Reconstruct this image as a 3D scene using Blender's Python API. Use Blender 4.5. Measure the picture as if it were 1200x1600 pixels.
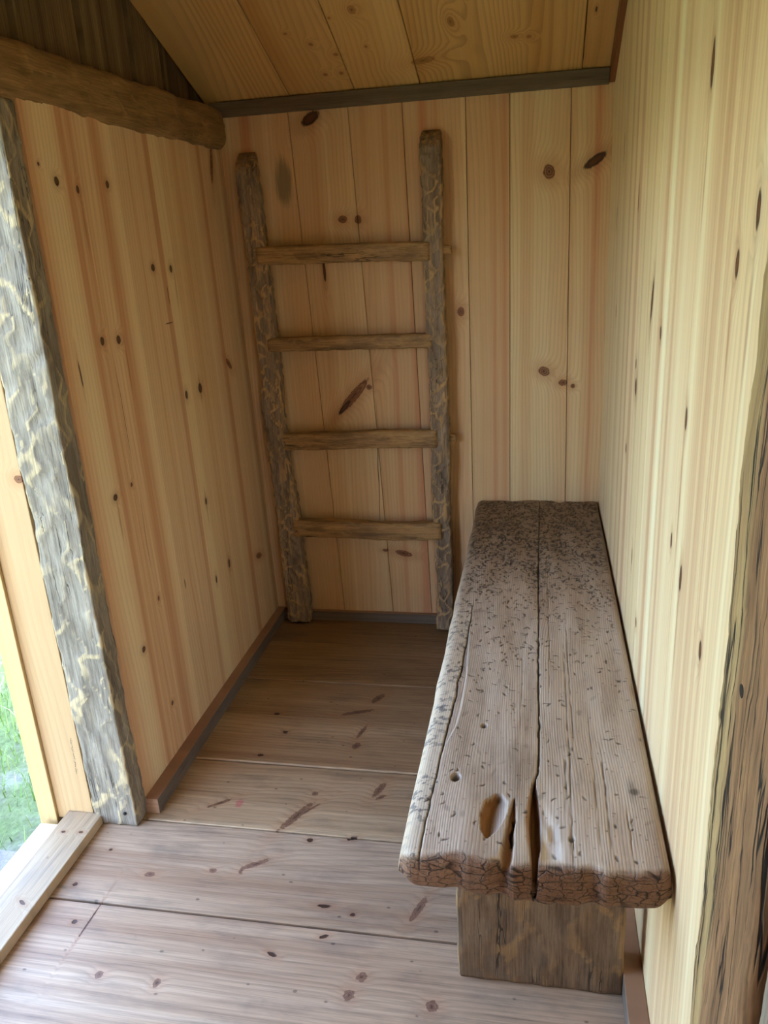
import bpy, bmesh, math, random
import numpy as np
from mathutils import Matrix, Vector

for o in list(bpy.data.objects):
    bpy.data.objects.remove(o, do_unlink=True)
scene = bpy.context.scene
COL = scene.collection

# ------------------------------------------------------------------ camera
YAW, PITCH, ROLL, FPX = -0.20199456, -0.33855078, -0.05668303, 1246.16
def camera():
    ca, sa, cb, sb = math.cos(YAW), math.sin(YAW), math.cos(PITCH), math.sin(PITCH)
    cg, sg = math.cos(ROLL), math.sin(ROLL)
    f = Vector((sa*cb, ca*cb, sb)); r0 = Vector((ca, -sa, 0)); u0 = r0.cross(f)
    r = cg*r0 + sg*u0; u = -sg*r0 + cg*u0
    cd = bpy.data.cameras.new('camera'); co = bpy.data.objects.new('camera', cd); COL.objects.link(co)
    co.matrix_world = Matrix(((r.x, u.x, -f.x, 0), (r.y, u.y, -f.y, 0), (r.z, u.z, -f.z, 1.45), (0, 0, 0, 1)))
    cd.sensor_fit = 'VERTICAL'; cd.sensor_height = 24.0; cd.lens = 24.0*FPX/1600.0
    cd.clip_start = 0.02; cd.clip_end = 200
    scene.camera = co
camera()

# ------------------------------------------------------------------ world, sun, exposure
w = bpy.data.worlds.new('sky'); scene.world = w; w.use_nodes = True
wn = w.node_tree; bg = wn.nodes['Background']
sky = wn.nodes.new('ShaderNodeTexSky'); sky.sky_type = 'NISHITA'; sky.sun_disc = False
sky.sun_elevation = math.radians(48); sky.sun_rotation = math.radians(100)
sky.air_density = 1.0; sky.dust_density = 2.5; sky.ozone_density = 1.0
wn.links.new(sky.outputs[0], bg.inputs[0]); bg.inputs[1].default_value = 0.5
sd = bpy.data.lights.new('sun', 'SUN'); sd.energy = 5.0; sd.angle = math.radians(0.6); sd.color = (1.0, 0.93, 0.82)
so = bpy.data.objects.new('sun', sd); COL.objects.link(so)
so.rotation_euler = Vector((-0.50, 0.10, -0.86)).to_track_quat('-Z', 'Y').to_euler()
scene.view_settings.view_transform = 'Standard'
scene.view_settings.look = 'None'
scene.view_settings.gamma = 1.0
scene.view_settings.use_curve_mapping = False
scene.view_settings.exposure = 2.95

# ------------------------------------------------------------------ constants (metres, camera above the origin)
XR = 0.212          # right wall face
YB = 2.770          # back wall face
ZC = 1.870          # ceiling height at the back wall
TAN = math.tan(math.radians(24.3))
YRIDGE = 0.75
def xl(y, z):       # left wall face leans slightly outwards towards the far corner
    k = max(0.0, min(1.0, (y-1.58)/(YB-1.58)))
    return -1.030 - 0.022*k*(z/1.75) + 0.008*k*(1-z/1.75)
def zceil(y):
    return ZC + (YB-y)*TAN if y > YRIDGE else ZC + (YB-YRIDGE)*TAN - (YRIDGE-y)*TAN

# ------------------------------------------------------------------ node helper
def lin(c):
    return tuple(((v/12.92) if v <= 0.04045 else ((v+0.055)/1.055)**2.4) for v in c[:3]) + (1.0,)
class G:
    def __init__(s, name, rough=0.6, spec=0.35):
        s.mat = bpy.data.materials.new(name); s.mat.use_nodes = True
        s.nt = s.mat.node_tree; s.b = s.nt.nodes['Principled BSDF']
        s.b.inputs['Roughness'].default_value = rough
        s.b.inputs['Specular IOR Level'].default_value = spec
    def n(s, t): return s.nt.nodes.new('ShaderNode'+t)
    def put(s, sock, v):
        if v is None: return
        if isinstance(v, bpy.types.NodeSocket): s.nt.links.new(v, sock)
        else:
            if hasattr(sock.default_value, '__len__') and not hasattr(v, '__len__'): v = (v,)*len(sock.default_value)
            if hasattr(sock.default_value, '__len__') and len(sock.default_value) != len(v): v = tuple(v)[:len(sock.default_value)]
            sock.default_value = v
    def m(s, op, a, b=None, c=None, clamp=False):
        k = s.n('Math'); k.operation = op; k.use_clamp = clamp
        s.put(k.inputs[0], a); s.put(k.inputs[1], b)
        if c is not None: s.put(k.inputs[2], c)
        return k.outputs[0]
    def vm(s, op, a, b=None, scale=None):
        k = s.n('VectorMath'); k.operation = op
        s.put(k.inputs[0], a)
        if b is not None: s.put(k.inputs[1], b)
        if scale is not None: s.put(k.inputs['Scale'], scale)
        return k.outputs['Value'] if op in ('LENGTH', 'DOT_PRODUCT', 'DISTANCE') else k.outputs[0]
    def xyz(s, v):
        k = s.n('SeparateXYZ'); s.put(k.inputs[0], v); return k.outputs
    def cx(s, x, y, z=0.0):
        k = s.n('CombineXYZ'); s.put(k.inputs[0], x); s.put(k.inputs[1], y); s.put(k.inputs[2], z); return k.outputs[0]
    def noise(s, v, scale=1.0, detail=2.0, rough=0.5, dist=0.0):
        k = s.n('TexNoise'); k.noise_dimensions = '3D'
        s.put(k.inputs['Vector'], v); k.inputs['Scale'].default_value = scale; k.inputs['Detail'].default_value = detail
        k.inputs['Roughness'].default_value = rough; k.inputs['Distortion'].default_value = dist
        return k.outputs[0]
    def vor(s, v, scale=1.0, feature='DISTANCE_TO_EDGE', metric='EUCLIDEAN', rnd=1.0, out='Distance'):
        k = s.n('TexVoronoi'); k.feature = feature
        if feature not in ('DISTANCE_TO_EDGE',): k.distance = metric
        s.put(k.inputs['Vector'], v); k.inputs['Scale'].default_value = scale; k.inputs['Randomness'].default_value = rnd
        return k.outputs[out]
    def ss(s, v, a, b, lo=0.0, hi=1.0):
        k = s.n('MapRange'); k.interpolation_type = 'SMOOTHSTEP'
        s.put(k.inputs[0], v); s.put(k.inputs[1], a); s.put(k.inputs[2], b)
        k.inputs[3].default_value = lo; k.inputs[4].default_value = hi
        return k.outputs[0]
    def ramp(s, v, stops):
        k = s.n('ValToRGB'); s.put(k.inputs[0], v); e = k.color_ramp.elements
        while len(e) < len(stops): e.new(0.5)
        for i, (p, c) in enumerate(stops): e[i].position = p; e[i].color = lin(c)
        return k.outputs[0]
    def mix(s, f, a, b, mode='MIX'):
        k = s.n('Mix'); k.data_type = 'RGBA'; k.blend_type = mode
        s.put(k.inputs[0], f)
        for i, v in ((6, a), (7, b)):
            if not isinstance(v, bpy.types.NodeSocket) and len(v) == 3: v = lin(v)
            s.put(k.inputs[i], v)
        return k.outputs[2]
    def attr(s, nm):
        k = s.n('Attribute'); k.attribute_name = nm; return k.outputs['Fac']
    def info(s):
        return s.n('ObjectInfo').outputs
    def bump(s, h, strength=0.3, dist=0.002, prev=None):
        k = s.n('Bump'); s.put(k.inputs['Height'], h); k.inputs['Strength'].default_value = strength
        k.inputs['Distance'].default_value = dist
        if prev is not None: s.put(k.inputs['Normal'], prev)
        return k.outputs[0]
    def done(s, col, nrm=None, rough=None):
        s.put(s.b.inputs['Base Color'], col)
        if nrm is not None: s.put(s.b.inputs['Normal'], nrm)
        if rough is not None: s.put(s.b.inputs['Roughness'], rough)
        return s.mat

def knot_field(g, uv, knots):
    """smallest normalised distance to a list of knots (u, v, ru, rv, angle in degrees)"""
    D = None
    for (ku, kv, ru, rv, an) in knots:
        mp = g.n('Mapping'); mp.vector_type = 'TEXTURE'
        g.put(mp.inputs['Vector'], uv)
        mp.inputs['Location'].default_value = (ku, kv, 0)
        mp.inputs['Rotation'].default_value = (0, 0, math.radians(an))
        mp.inputs['Scale'].default_value = (ru, rv, 1)
        d = g.vm('LENGTH', mp.outputs[0])
        D = d if D is None else g.m('MINIMUM', D, d)
    return D

def pine(name, axes, pale, mid, heart, red=(), black=(), cracks=(), ringA=70, ringB=9, ringamt=0.16,
         band=14.0, bandv=0.12, fibre=0.10, rough=0.55, spec=0.3, grime=0.0, grime_col=(0.25, 0.22, 0.2),
         scratches=0.0, use_obj=False, bump=0.25, knotcol=(0.40, 0.20, 0.11), stain=(), knotnoise=0.45, halo_amt=0.30, deflect=3.2, black_in=0.45, tails=(), bandw=1.0):
    """axes: (index of the axis across the grain, index along the grain)"""
    g = G(name, rough, spec)
    if use_obj: P = g.n('TexCoord').outputs['Object']
    else: P = g.n('NewGeometry').outputs['Position']
    p = g.xyz(P); u, v = p[axes[0]], p[axes[1]]
    wob = g.noise(g.cx(u, v), 9.0, 2.0)
    uvw = g.cx(g.m('ADD', u, g.m('MULTIPLY', g.m('SUBTRACT', wob, 0.5), 0.008)), v)
    info = g.info(); seed = g.m('MULTIPLY', info['Alpha'], 61.0)
    # knots bend the grain round them
    Dr = knot_field(g, uvw, red) if red else None
    Db = knot_field(g, uvw, black) if black else None
    kn = g.m('MULTIPLY', g.m('SUBTRACT', g.noise(g.cx(g.m('MULTIPLY', u, 170.0), g.m('MULTIPLY', v, 80.0)), 1.0, 3.0), 0.5), knotnoise)
    if Dr is not None: Dr = g.m('ADD', Dr, kn)
    if Db is not None: Db = g.m('ADD', Db, kn)
    Dall = Dr if Db is None else (Db if Dr is None else g.m('MINIMUM', Dr, Db))
    q0 = g.noise(g.cx(g.m('MULTIPLY', u, 5.0), g.m('MULTIPLY', v, 0.7), seed), 1.0, 1.5, 0.45)
    q = g.m('ADD', g.m('MULTIPLY', u, ringA), g.m('MULTIPLY', q0, ringB))
    if Dall is not None:
        defl = g.m('POWER', 2.718, g.m('MULTIPLY', g.m('POWER', g.m('MULTIPLY', Dall, 0.42), 2.0), -1.0))
        q = g.m('ADD', q, g.m('MULTIPLY', defl, deflect))
    saw = g.m('FRACT', q)
    line = g.m('MULTIPLY', g.ss(saw, 0.35, 0.92), g.ss(saw, 1.0, 0.93))
    bandn = g.noise(g.cx(g.m('MULTIPLY', u, band), g.m('MULTIPLY', v, bandv), g.m('ADD', seed, 5.3)), 1.0, 2.5, 0.6)
    col = g.ramp(bandn, [(0.5-0.17*bandw, pale), (0.5-0.04*bandw, mid), (0.5+0.03*bandw, mid), (0.5+0.18*bandw, heart)])
    amt = g.m('MULTIPLY', line, g.m('MULTIPLY', g.ss(g.noise(g.cx(g.m('MULTIPLY', u, 6.0), g.m('MULTIPLY', v, 0.5), g.m('ADD', seed, 9.0)), 1.0, 1.0), 0.3, 0.7, 0.35, 1.0), ringamt))
    col = g.mix(amt, col, tuple(c*0.55 for c in heart), 'MIX')
    fib = g.noise(g.cx(g.m('MULTIPLY', u, 420.0), g.m('MULTIPLY', v, 7.0), seed), 1.0, 3.0, 0.6)
    col = g.mix(fibre, col, g.ramp(fib, [(0.25, (0.30, 0.24, 0.18)), (0.6, (1, 1, 1))]), 'MULTIPLY')
    for (su, sv, ru, rv, an, sc, am) in stain:
        D = knot_field(g, uvw, [(su, sv, ru, rv, an)])
        D = g.m('ADD', D, g.m('MULTIPLY', g.m('SUBTRACT', g.noise(g.cx(g.m('MULTIPLY', u, 160.0), g.m('MULTIPLY', v, 9.0)), 1.0, 3.0), 0.5), 0.9))
        col = g.mix(g.m('MULTIPLY', g.ss(D, 1.1, 0.5), am), col, sc)
    if grime > 0:
        gn = g.noise(g.cx(g.m('MULTIPLY', u, 16.0), g.m('MULTIPLY', v, 5.0), g.m('ADD', seed, 2.0)), 1.0, 5.0, 0.62)
        col = g.mix(g.m('MULTIPLY', g.ss(gn, 0.48, 0.75), grime), col, grime_col)
        gs = g.noise(g.cx(g.m('MULTIPLY', u, 150.0), g.m('MULTIPLY', v, 3.5), g.m('ADD', seed, 2.0)), 1.0, 3.0, 0.6)
        col = g.mix(g.m('MULTIPLY', g.ss(gs, 0.55, 0.78), grime), col, tuple(c*0.8 for c in grime_col))
    if scratches > 0:
        vv = g.vor(g.cx(g.m('MULTIPLY', u, 26.0), g.m('MULTIPLY', v, 17.0), seed), 1.0, 'F1')
        nn = g.noise(g.cx(g.m('MULTIPLY', u, 70.0), g.m('MULTIPLY', v, 50.0)), 1.0, 1.0)
        dots = g.ss(g.m('ADD', vv, g.m('MULTIPLY', nn, 0.12)), 0.16, 0.10)
        col = g.mix(g.m('MULTIPLY', dots, scratches), col, (0.16, 0.12, 0.10))
    if tails:
        Dt = knot_field(g, uvw, [(a_, b_, c_, d_, 0) for a_, b_, c_, d_ in tails])
        Dt = g.m('ADD', Dt, g.m('MULTIPLY', g.m('SUBTRACT', g.noise(g.cx(g.m('MULTIPLY', u, 200.0), g.m('MULTIPLY', v, 6.0)), 1.0, 2.0), 0.5), 0.8))
        col = g.mix(g.m('MULTIPLY', g.ss(Dt, 1.1, 0.2), 0.5), col, (0.56, 0.34, 0.20))
    hgt = g.m('SUBTRACT', g.m('MULTIPLY', fib, 0.5), g.m('MULTIPLY', line, 0.25))
    if Dr is not None:
        halo = g.m('MULTIPLY', g.ss(Dr, 3.4, 0.9), halo_amt)
        col = g.mix(halo, col, (0.66, 0.40, 0.24))
        ringk = g.m('ADD', g.m('MULTIPLY', g.m('SINE', g.m('MULTIPLY', Dr, 17.0)), 0.16), 0.80)
        col = g.mix(g.m('MULTIPLY', g.ss(Dr, 1.12, 0.82), ringk), col, knotcol)
        col = g.mix(g.m('MULTIPLY', g.ss(Dr, 0.42, 0.12), 0.6), col, tuple(c*0.55 for c in knotcol))
    if Db is not None:
        col = g.mix(g.m('MULTIPLY', g.ss(Db, 3.2, 0.9), 0.28), col, (0.56, 0.33, 0.20))
        col = g.mix(g.m('MULTIPLY', g.ss(Db, 1.15, 0.80), 0.92), col, (0.19, 0.10, 0.06))
        col = g.mix(g.m('MULTIPLY', g.ss(Db, 0.72, 0.35), black_in), col, (0.46, 0.28, 0.17))
        hgt = g.m('SUBTRACT', hgt, g.m('MULTIPLY', g.ss(Db, 1.0, 0.6), 2.0))
    if cracks:
        Dc = knot_field(g, uvw, cracks)
        col = g.mix(g.m('MULTIPLY', g.ss(Dc, 1.0, 0.5), 0.85), col, (0.25, 0.14, 0.08))
        hgt = g.m('SUBTRACT', hgt, g.m('MULTIPLY', g.ss(Dc, 1.0, 0.6), 3.0))
    col = g.mix(1.0, col, info['Color'], 'MULTIPLY')
    return g.done(col, g.bump(hgt, bump, 0.0012))

def hewn_mat(name, grey, grey2, tan, axis=2, crack=0.7, rough=0.6, tanamt=1.0, ridge_lo=0.35, spec=0.3, streak=0.35, edge=None, finev=0.5, crw=1.0, crlo=0.5):
    """weathered hewn timber: grey in the hollows, tan on the worn ridges ('ridge' attribute made with the mesh)"""
    g = G(name, rough, spec)
    P = g.n('TexCoord').outputs['Object']; p = g.xyz(P)
    others = [i for i in range(3) if i != axis]
    seed = g.m('MULTIPLY', g.info()['Alpha'], 31.0)
    a, b, l = p[others[0]], p[others[1]], p[axis]
    st = lambda sc, sl: g.cx(g.m('MULTIPLY', a, sc), g.m('MULTIPLY', b, sc), g.m('ADD', g.m('MULTIPLY', l, sl), seed))
    n1 = g.noise(st(40, 6), 1.0, 4.0, 0.62)
    col = g.mix(g.ss(n1, 0.33, 0.68), grey, grey2)
    fine = g.noise(st(260, 9), 1.0, 4.0, 0.65)
    rd = g.attr('ridge')
    rn = g.m('ADD', rd, g.m('MULTIPLY', g.m('SUBTRACT', g.noise(st(120, 24), 1.0, 4.0, 0.65), 0.5), 0.9))
    brk = g.ss(g.noise(st(13, 6), 1.0, 2.0, 0.5), 0.36, 0.62)
    rmask = g.m('MULTIPLY', g.m('MULTIPLY', g.ss(rn, ridge_lo, ridge_lo+0.6), brk), tanamt)
    stk = g.m('MULTIPLY', g.ss(g.noise(st(70, 5), 1.0, 4.0, 0.65), 0.52, 0.68), streak)
    col = g.mix(stk, col, tan)
    col = g.mix(rmask, col, tan)
    if edge is not None:
        en = g.m('ADD', p[edge[0]], g.m('MULTIPLY', g.m('SUBTRACT', g.noise(st(30, 2.5), 1.0, 3.0, 0.6), 0.5), 0.22))
        col = g.mix(g.m('MULTIPLY', g.ss(en, edge[1], edge[2]), 0.85), col, edge[3])
    col = g.mix(finev, col, g.ramp(fine, [(0.28, (0.34, 0.28, 0.22)), (0.58, (1, 1, 1))]), 'MULTIPLY')
    cn = g.noise(st(34, 1.6), 1.0, 3.0, 0.55)
    ck = g.ss(g.m('ABSOLUTE', g.m('SUBTRACT', cn, 0.5)), 0.012*crw, 0.003*crw)
    ckm = g.m('MULTIPLY', ck, g.ss(g.noise(st(9, 3), 1.0, 1.0), crlo, crlo+0.12))
    col = g.mix(g.m('MULTIPLY', ckm, crack), col, (0.08, 0.055, 0.04))
    col = g.mix(1.0, col, g.info()['Color'], 'MULTIPLY')
    h = g.m('SUBTRACT', g.m('MULTIPLY', fine, 0.8), g.m('MULTIPLY', ckm, 2.0))
    return g.done(col, g.bump(h, 0.5, 0.0018))

# ------------------------------------------------------------------ mesh helpers
def link(name, me, mat=None, parent=None, loc=(0, 0, 0), rot=(0, 0, 0), tint=(1, 1, 1), seed=0.0):
    o = bpy.data.objects.new(name, me); COL.objects.link(o)
    if mat is not None and not me.materials: me.materials.append(mat)
    o.location = loc; o.rotation_euler = rot
    if parent is not None: o.parent = parent
    o.color = (tint[0], tint[1], tint[2], seed)
    return o
def pydata(name, verts, faces, smooth=False):
    me = bpy.data.meshes.new(name); me.from_pydata([tuple(v) for v in verts], [], faces); me.update()
    bm = bmesh.new(); bm.from_mesh(me); bmesh.ops.recalc_face_normals(bm, faces=bm.faces); bm.to_mesh(me); bm.free()
    if smooth:
        me.polygons.foreach_set('use_smooth', [True]*len(me.polygons))
    return me
def slab(name, quad, nrm, th, mat, parent=None, ch=0.0015, tint=(1, 1, 1), seed=0.0, gap=0.0008):
    """a board: quad = four corners of its seen face in order (two long edges are 0-3 and 1-2), th = depth behind it"""
    q = [Vector(p) for p in quad]; n = Vector(nrm).normalized()
    a = (q[1]-q[0]).normalized(); b = (q[2]-q[3]).normalized()
    q[0] += a*gap; q[1] -= a*gap; q[3] += b*gap; q[2] -= b*gap
    face = [q[0]+a*ch, q[1]-a*ch, q[2]-b*ch, q[3]+b*ch]
    rim = [p - n*ch for p in q]; back = [p - n*th for p in q]
    v = face + rim + back
    f = [(0, 1, 2, 3)]
    for k in range(4):
        j = (k+1) % 4
        f += [(k, j, 4+j, 4+k), (4+k, 4+j, 8+j, 8+k)]
    f.append((8, 9, 10, 11))
    return link(name, pydata(name, v, f), mat, parent, tint=tint, seed=seed)
def box(name, x0, x1, y0, y1, z0, z1, mat, parent=None, bev=0.0, tint=(1, 1, 1), seed=0.0, segs=2):
    bm = bmesh.new(); bmesh.ops.create_cube(bm, size=1.0)
    for v in bm.verts:
        v.co = Vector(((x0+x1)/2 + v.co.x*(x1-x0), (y0+y1)/2 + v.co.y*(y1-y0), (z0+z1)/2 + v.co.z*(z1-z0)))
    if bev > 0: bmesh.ops.bevel(bm, geom=list(bm.edges), offset=bev, segments=segs, profile=0.6, affect='EDGES')
    me = bpy.data.meshes.new(name); bm.to_mesh(me); bm.free()
    return link(name, me, mat, parent, tint=tint, seed=seed)
def struct(o): o['kind'] = 'structure'; return o
def thing(o, label, cat, group=None):
    o['label'] = label; o['category'] = cat
    if group: o['group'] = group
    return o
def empty(name, loc):
    o = bpy.data.objects.new(name, None); COL.objects.link(o); o.location = loc; o.empty_display_size = 0.1; return o
def jit(rng, a=0.06): 
    k = 1 + rng.uniform(-a, a); return (k, k*(1+rng.uniform(-a, a)*0.35), k*(1+rng.uniform(-a, a)*0.6))

def vnoise(rng, n, x):
    """smooth 1D value noise with n knots over 0..1"""
    k = rng.normal(size=n+3); t = np.clip(x, 0, 1)*n; i = t.astype(int); f = t-i; f = f*f*(3-2*f)
    return k[i]*(1-f)+k[i+1]*f

def hewn(name, L, wid, dep, mat, parent=None, loc=(0, 0, 0), rot=(0, 0, 0), seed=1, cell=(0.05, 0.09), amp=0.003, wob=0.004,
         rad=0.012, n_side=9, step=0.008, tint=(1, 1, 1), skew=(0, 0), taper=None, cut=0.0, endround=0.004, rpow=2.2):
    """squared timber along local Z with adze hollows. wid, dep: x and y sizes; returns an object"""
    rng = np.random.default_rng(seed)
    # rounded-rectangle outline (unit size is handled per ring)
    segs = []
    def corner(cx, cy, a0):
        for k in range(4):
            a = a0 + k*math.pi/6
            segs.append((cx, cy, math.cos(a), math.sin(a)))
    ns = n_side
    def side(p, q):
        for k in range(1, ns):
            t = k/ns; segs.append(('s', p, q, t))
    corner(1, -1, -math.pi/2); side((1, -1), (1, 1)); corner(1, 1, 0); side((1, 1), (-1, 1))
    corner(-1, 1, math.pi/2); side((-1, 1), (-1, -1)); corner(-1, -1, math.pi); side((-1, -1), (1, -1))
    hx, hy = wid/2, dep/2
    pts = []; nor = []
    for sg in segs:
        if sg[0] == 's':
            _, p, q, t = sg
            if p[0] == q[0]:
                y0, y1 = p[1]*(hy-rad), q[1]*(hy-rad); pts.append((p[0]*hx, y0+(y1-y0)*t)); nor.append((p[0], 0))
            else:
                x0, x1 = p[0]*(hx-rad), q[0]*(hx-rad); pts.append((x0+(x1-x0)*t, p[1]*hy)); nor.append((0, p[1]))
        else:
            cx, cy, c, s_ = sg
            pts.append((cx*(hx-rad)+rad*c, cy*(hy-rad)+rad*s_)); nor.append((c, s_))
    pts = np.array(pts); nor = np.array(nor); M = len(pts)
    per = np.concatenate([[0], np.cumsum(np.hypot(*np.diff(np.vstack([pts, pts[:1]]), axis=0).T))]); P = per[-1]; arc = per[:-1]
    nz = max(6, int(L/step)); zz = np.linspace(0, L, nz)
    S, Z = np.meshgrid(arc, zz)
    # adze cells with jittered seeds, wrapped round the outline
    nc = max(3, int(round(P/cell[0]))); nr = max(2, int(L/cell[1])+2)
    sd_ = []
    for r in range(-1, nr+1):
        for c in range(nc):
            sd_.append(((c+0.5*(r % 2)+rng.uniform(-.42, .42))*P/nc, (r+rng.uniform(-.4, .4))*cell[1]))
    sd_ = np.array(sd_)
    ws = S + 0.012*np.sin(Z*41+S*30+seed) + 0.006*np.sin(Z*97+seed*2); wz = Z + 0.02*np.sin(S*60+seed) 
    d1 = np.full(S.shape, 9.0); d2 = np.full(S.shape, 9.0)
    for (a, b) in sd_:
        ds = np.abs(ws-a) % P; ds = np.minimum(ds, P-ds)
        d = np.hypot(ds/cell[0], (wz-b)/cell[1])
        nd1 = np.minimum(d1, d); d2 = np.minimum(np.maximum(d1, d), d2); d1 = nd1
    e = np.clip((d2-d1)/0.42, 0, 1)
    bowl = e*e*(3-2*e)
    disp = -amp*bowl
    # slow waviness of the edges
    for k in range(M):
        pass
    ox = wob*vnoise(rng, max(3, int(L/0.16)), zz/L); oy = wob*vnoise(rng, max(3, int(L/0.2)), zz/L)
    fac = 1 + 0.02*vnoise(rng, max(3, int(L/0.12)), zz/L)*min(1, wob/0.003)
    corner_r = 0.00025*rng.normal(size=S.shape)
    disp = disp + corner_r*min(1.0, amp/0.002)
    zr = np.minimum(zz, L-zz); rnd = np.where(zr < endround, endround-np.sqrt(np.maximum(0, endround**2-(endround-zr)**2)), 0)
    tp = np.ones(nz) if taper is None else np.interp(zz/L, [t[0] for t in taper], [t[1] for t in taper])
    X = (pts[None, :, 0]*fac[:, None]*tp[:, None] + nor[None, :, 0]*(disp-rnd[:, None])) + ox[:, None] + skew[0]*zz[:, None]/L
    Y = (pts[None, :, 1]*fac[:, None] + nor[None, :, 1]*(disp-rnd[:, None])) + oy[:, None] + skew[1]*zz[:, None]/L
    if cut:
        Zc = Z + np.clip((Z/L-0.85)/0.15, 0, 1)*cut*(pts[None, :, 1]/hy)
    else: Zc = Z
    ring = (1-bowl)**rpow
    # worn arrises catch the tan tone
    cornerness = (np.abs(nor[:, 0])*np.abs(nor[:, 1]) > 0.1)*0.55
    ring = np.clip(ring + cornerness[None, :], 0, 1.3)
    verts = np.stack([X, Y, Zc], -1).reshape(-1, 3)
    faces = []
    for i in range(nz-1):
        b = i*M
        for k in range(M):
            j = (k+1) % M
            faces.append((b+k, b+j, b+M+j, b+M+k))
    verts = list(map(tuple, verts)); att = list(ring.reshape(-1))
    for i, s_ in ((0, -1), (nz-1, 1)):
        c = np.mean(np.array(verts[i*M:(i+1)*M]), axis=0); verts.append(tuple(c)); att.append(0.1); ci = len(verts)-1
        for k in range(M):
            faces.append((i*M+k, i*M+(k+1) % M, ci))
    me = pydata(name, verts, faces, True)
    a = me.attributes.new('ridge', 'FLOAT', 'POINT'); a.data.foreach_set('value', np.array(att, dtype=np.float32))
    return link(name, me, mat, parent, loc, rot, tint, (seed*0.137) % 1.0)

# ------------------------------------------------------------------ materials
PALE, MID, HEART = (0.90, 0.79, 0.62), (0.87, 0.73, 0.56), (0.81, 0.62, 0.46)
m_back = pine('pine_back_wall', (0, 2), PALE, MID, (0.82, 0.60, 0.45), bandw=0.75, bandv=0.08,
    red=[(-.652, 1.493, .016, .012, 0), (-.598, 1.49, .012, .014, 0), (.023, 1.597, .019, .023, 20), (.016, .97, .02, .016, -30), (.08, .93, .015, .011, 0),
         (.113, .918, .008, .008, 0), (-.50, .288, .034, .012, -12), (-.57, .299, .012, .006, 0), (-.263, 1.178, .012, .016, 0), (-.655, .895, .016, .085, -42), (-.597, .927, .01, .01, 0)],
    black=[(-.737, 1.805, .017, .034, -60), (.163, 1.621, .014, .040, -57), (-.728, 1.33, .005, .035, 0), (-.69, .855, .008, .035, -42)],
    cracks=[(-.58, .60, .0022, .30, -1.5)], stain=[(-.845, 1.62, .034, .085, 0, (0.50, 0.46, 0.36), 0.75)])
m_left = pine('pine_left_wall', (1, 2), PALE, MID, (0.79, 0.59, 0.43), band=13, bandw=0.8, bandv=0.06, tails=[(1.727, .80, .006, .08), (1.895, 1.16, .006, .09), (2.323, 1.02, .006, .07), (2.245, .66, .005, .09), (2.25, 1.33, .005, .08), (1.80, 1.50, .006, .09), (2.356, .40, .004, .06)],
    black=[(1.709, 1.589, .009, .010, 0), (1.793, 1.575, .006, .009, 0), (1.937, 1.592, .008, .009, 0), (2.12, 1.389, .011, .010, 0), (2.232, 1.38, .009, .011, 0),
           (1.787, 1.236, .009, .011, 0), (1.867, 1.229, .011, .011, 0), (1.667, 1.177, .003, .032, 2), (2.215, 1.019, .010, .013, 0), (2.323, 1.019, .014, .016, 0),
           (1.724, .861, .010, .009, 0), (1.81, .867, .005, .006, 0), (2.245, .673, .008, .012, 0), (1.732, .43, .009, .009, 0), (1.832, .199, .006, .007, 0),
           (2.356, .412, .008, .016, 0), (2.238, .405, .006, .014, 0), (1.65, 1.62, .004, .004, 0), (1.55, .95, .004, .004, 0)],
    red=[(2.583, 1.052, .030, .011, -40), (2.633, .324, .030, .012, -20), (2.661, 1.68, .012, .06, -15), (1.852, .522, .006, .008, 0)],
    cracks=[(2.19, 1.31, .003, .035, 0), (2.17, 1.235, .03, .0025, 0), (1.83, 1.05, .0018, .16, 1), (1.84, .72, .0015, .14, -1), (2.02, .49, .004, .02, 0)])
m_right = pine('pine_right_wall', (1, 2), (0.92, 0.86, 0.71), (0.88, 0.78, 0.61), (0.79, 0.64, 0.49), band=12, bandw=0.85, bandv=0.06, black_in=0.7, tails=[(1.21, 1.05, .008, .16), (1.16, .85, .009, .14), (.90, 1.33, .008, .10), (1.20, 1.50, .007, .10), (1.51, 1.25, .006, .08), (.985, 1.32, .006, .08), (1.66, 1.26, .006, .08)],
    black=[(1.202, 1.627, .010, .030, 0), (.90, 1.45, .008, .020, 0), (1.651, 1.295, .012, .045, 12), (1.513, 1.252, .010, .012, 0), (1.842, 1.091, .016, .020, 0), (1.86, 1.14, .008, .012, 0),
           (1.205, 1.167, .008, .018, 0), (.97, 1.395, .008, .016, 0), (1.157, .934, .009, .022, 0), (1.257, .955, .007, .014, 0), (.985, .907, .008, .015, 0), (1.98, .913, .010, .012, 0),
           (1.97, 1.487, .006, .030, 0), (2.36, 1.62, .006, .04, 0), (2.5, 1.45, .005, .03, 0), (2.4, 1.2, .006, .02, 0), (1.75, .72, .006, .02, 0)],
    red=[(1.62, .62, .01, .012, 0)])
m_ceil = pine('pine_ceiling', (0, 1), (0.86, 0.70, 0.46), (0.83, 0.66, 0.42), (0.78, 0.58, 0.34), band=7, bandv=0.3, ringA=48, ringB=12, ringamt=0.34,
    red=[(-.51, 2.44, .012, .016, 0), (-.60, 2.60, .008, .008, 0), (-.66, 2.55, .007, .008, 0), (-.655, 2.68, .008, .008, 0), (-.605, 2.68, .008, .008, 0), (-.505, 2.58, .005, .006, 0),
         (-.08, 2.60, .012, .008, 0), (-.04, 2.605, .008, .008, 0), (-.25, 2.52, .02, .01, 80), (-.05, 2.44, .006, .007, 0), (-.35, 2.66, .014, .04, 80), (-.72, 2.50, .006, .005, 0), (-.58, 2.46, .005, .005, 0)],
    black=[(-.2, 2.43, .003, .008, 0), (.14, 2.53, .003, .010, 0)], knotcol=(0.62, 0.44, 0.25), halo_amt=0.15)
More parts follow.
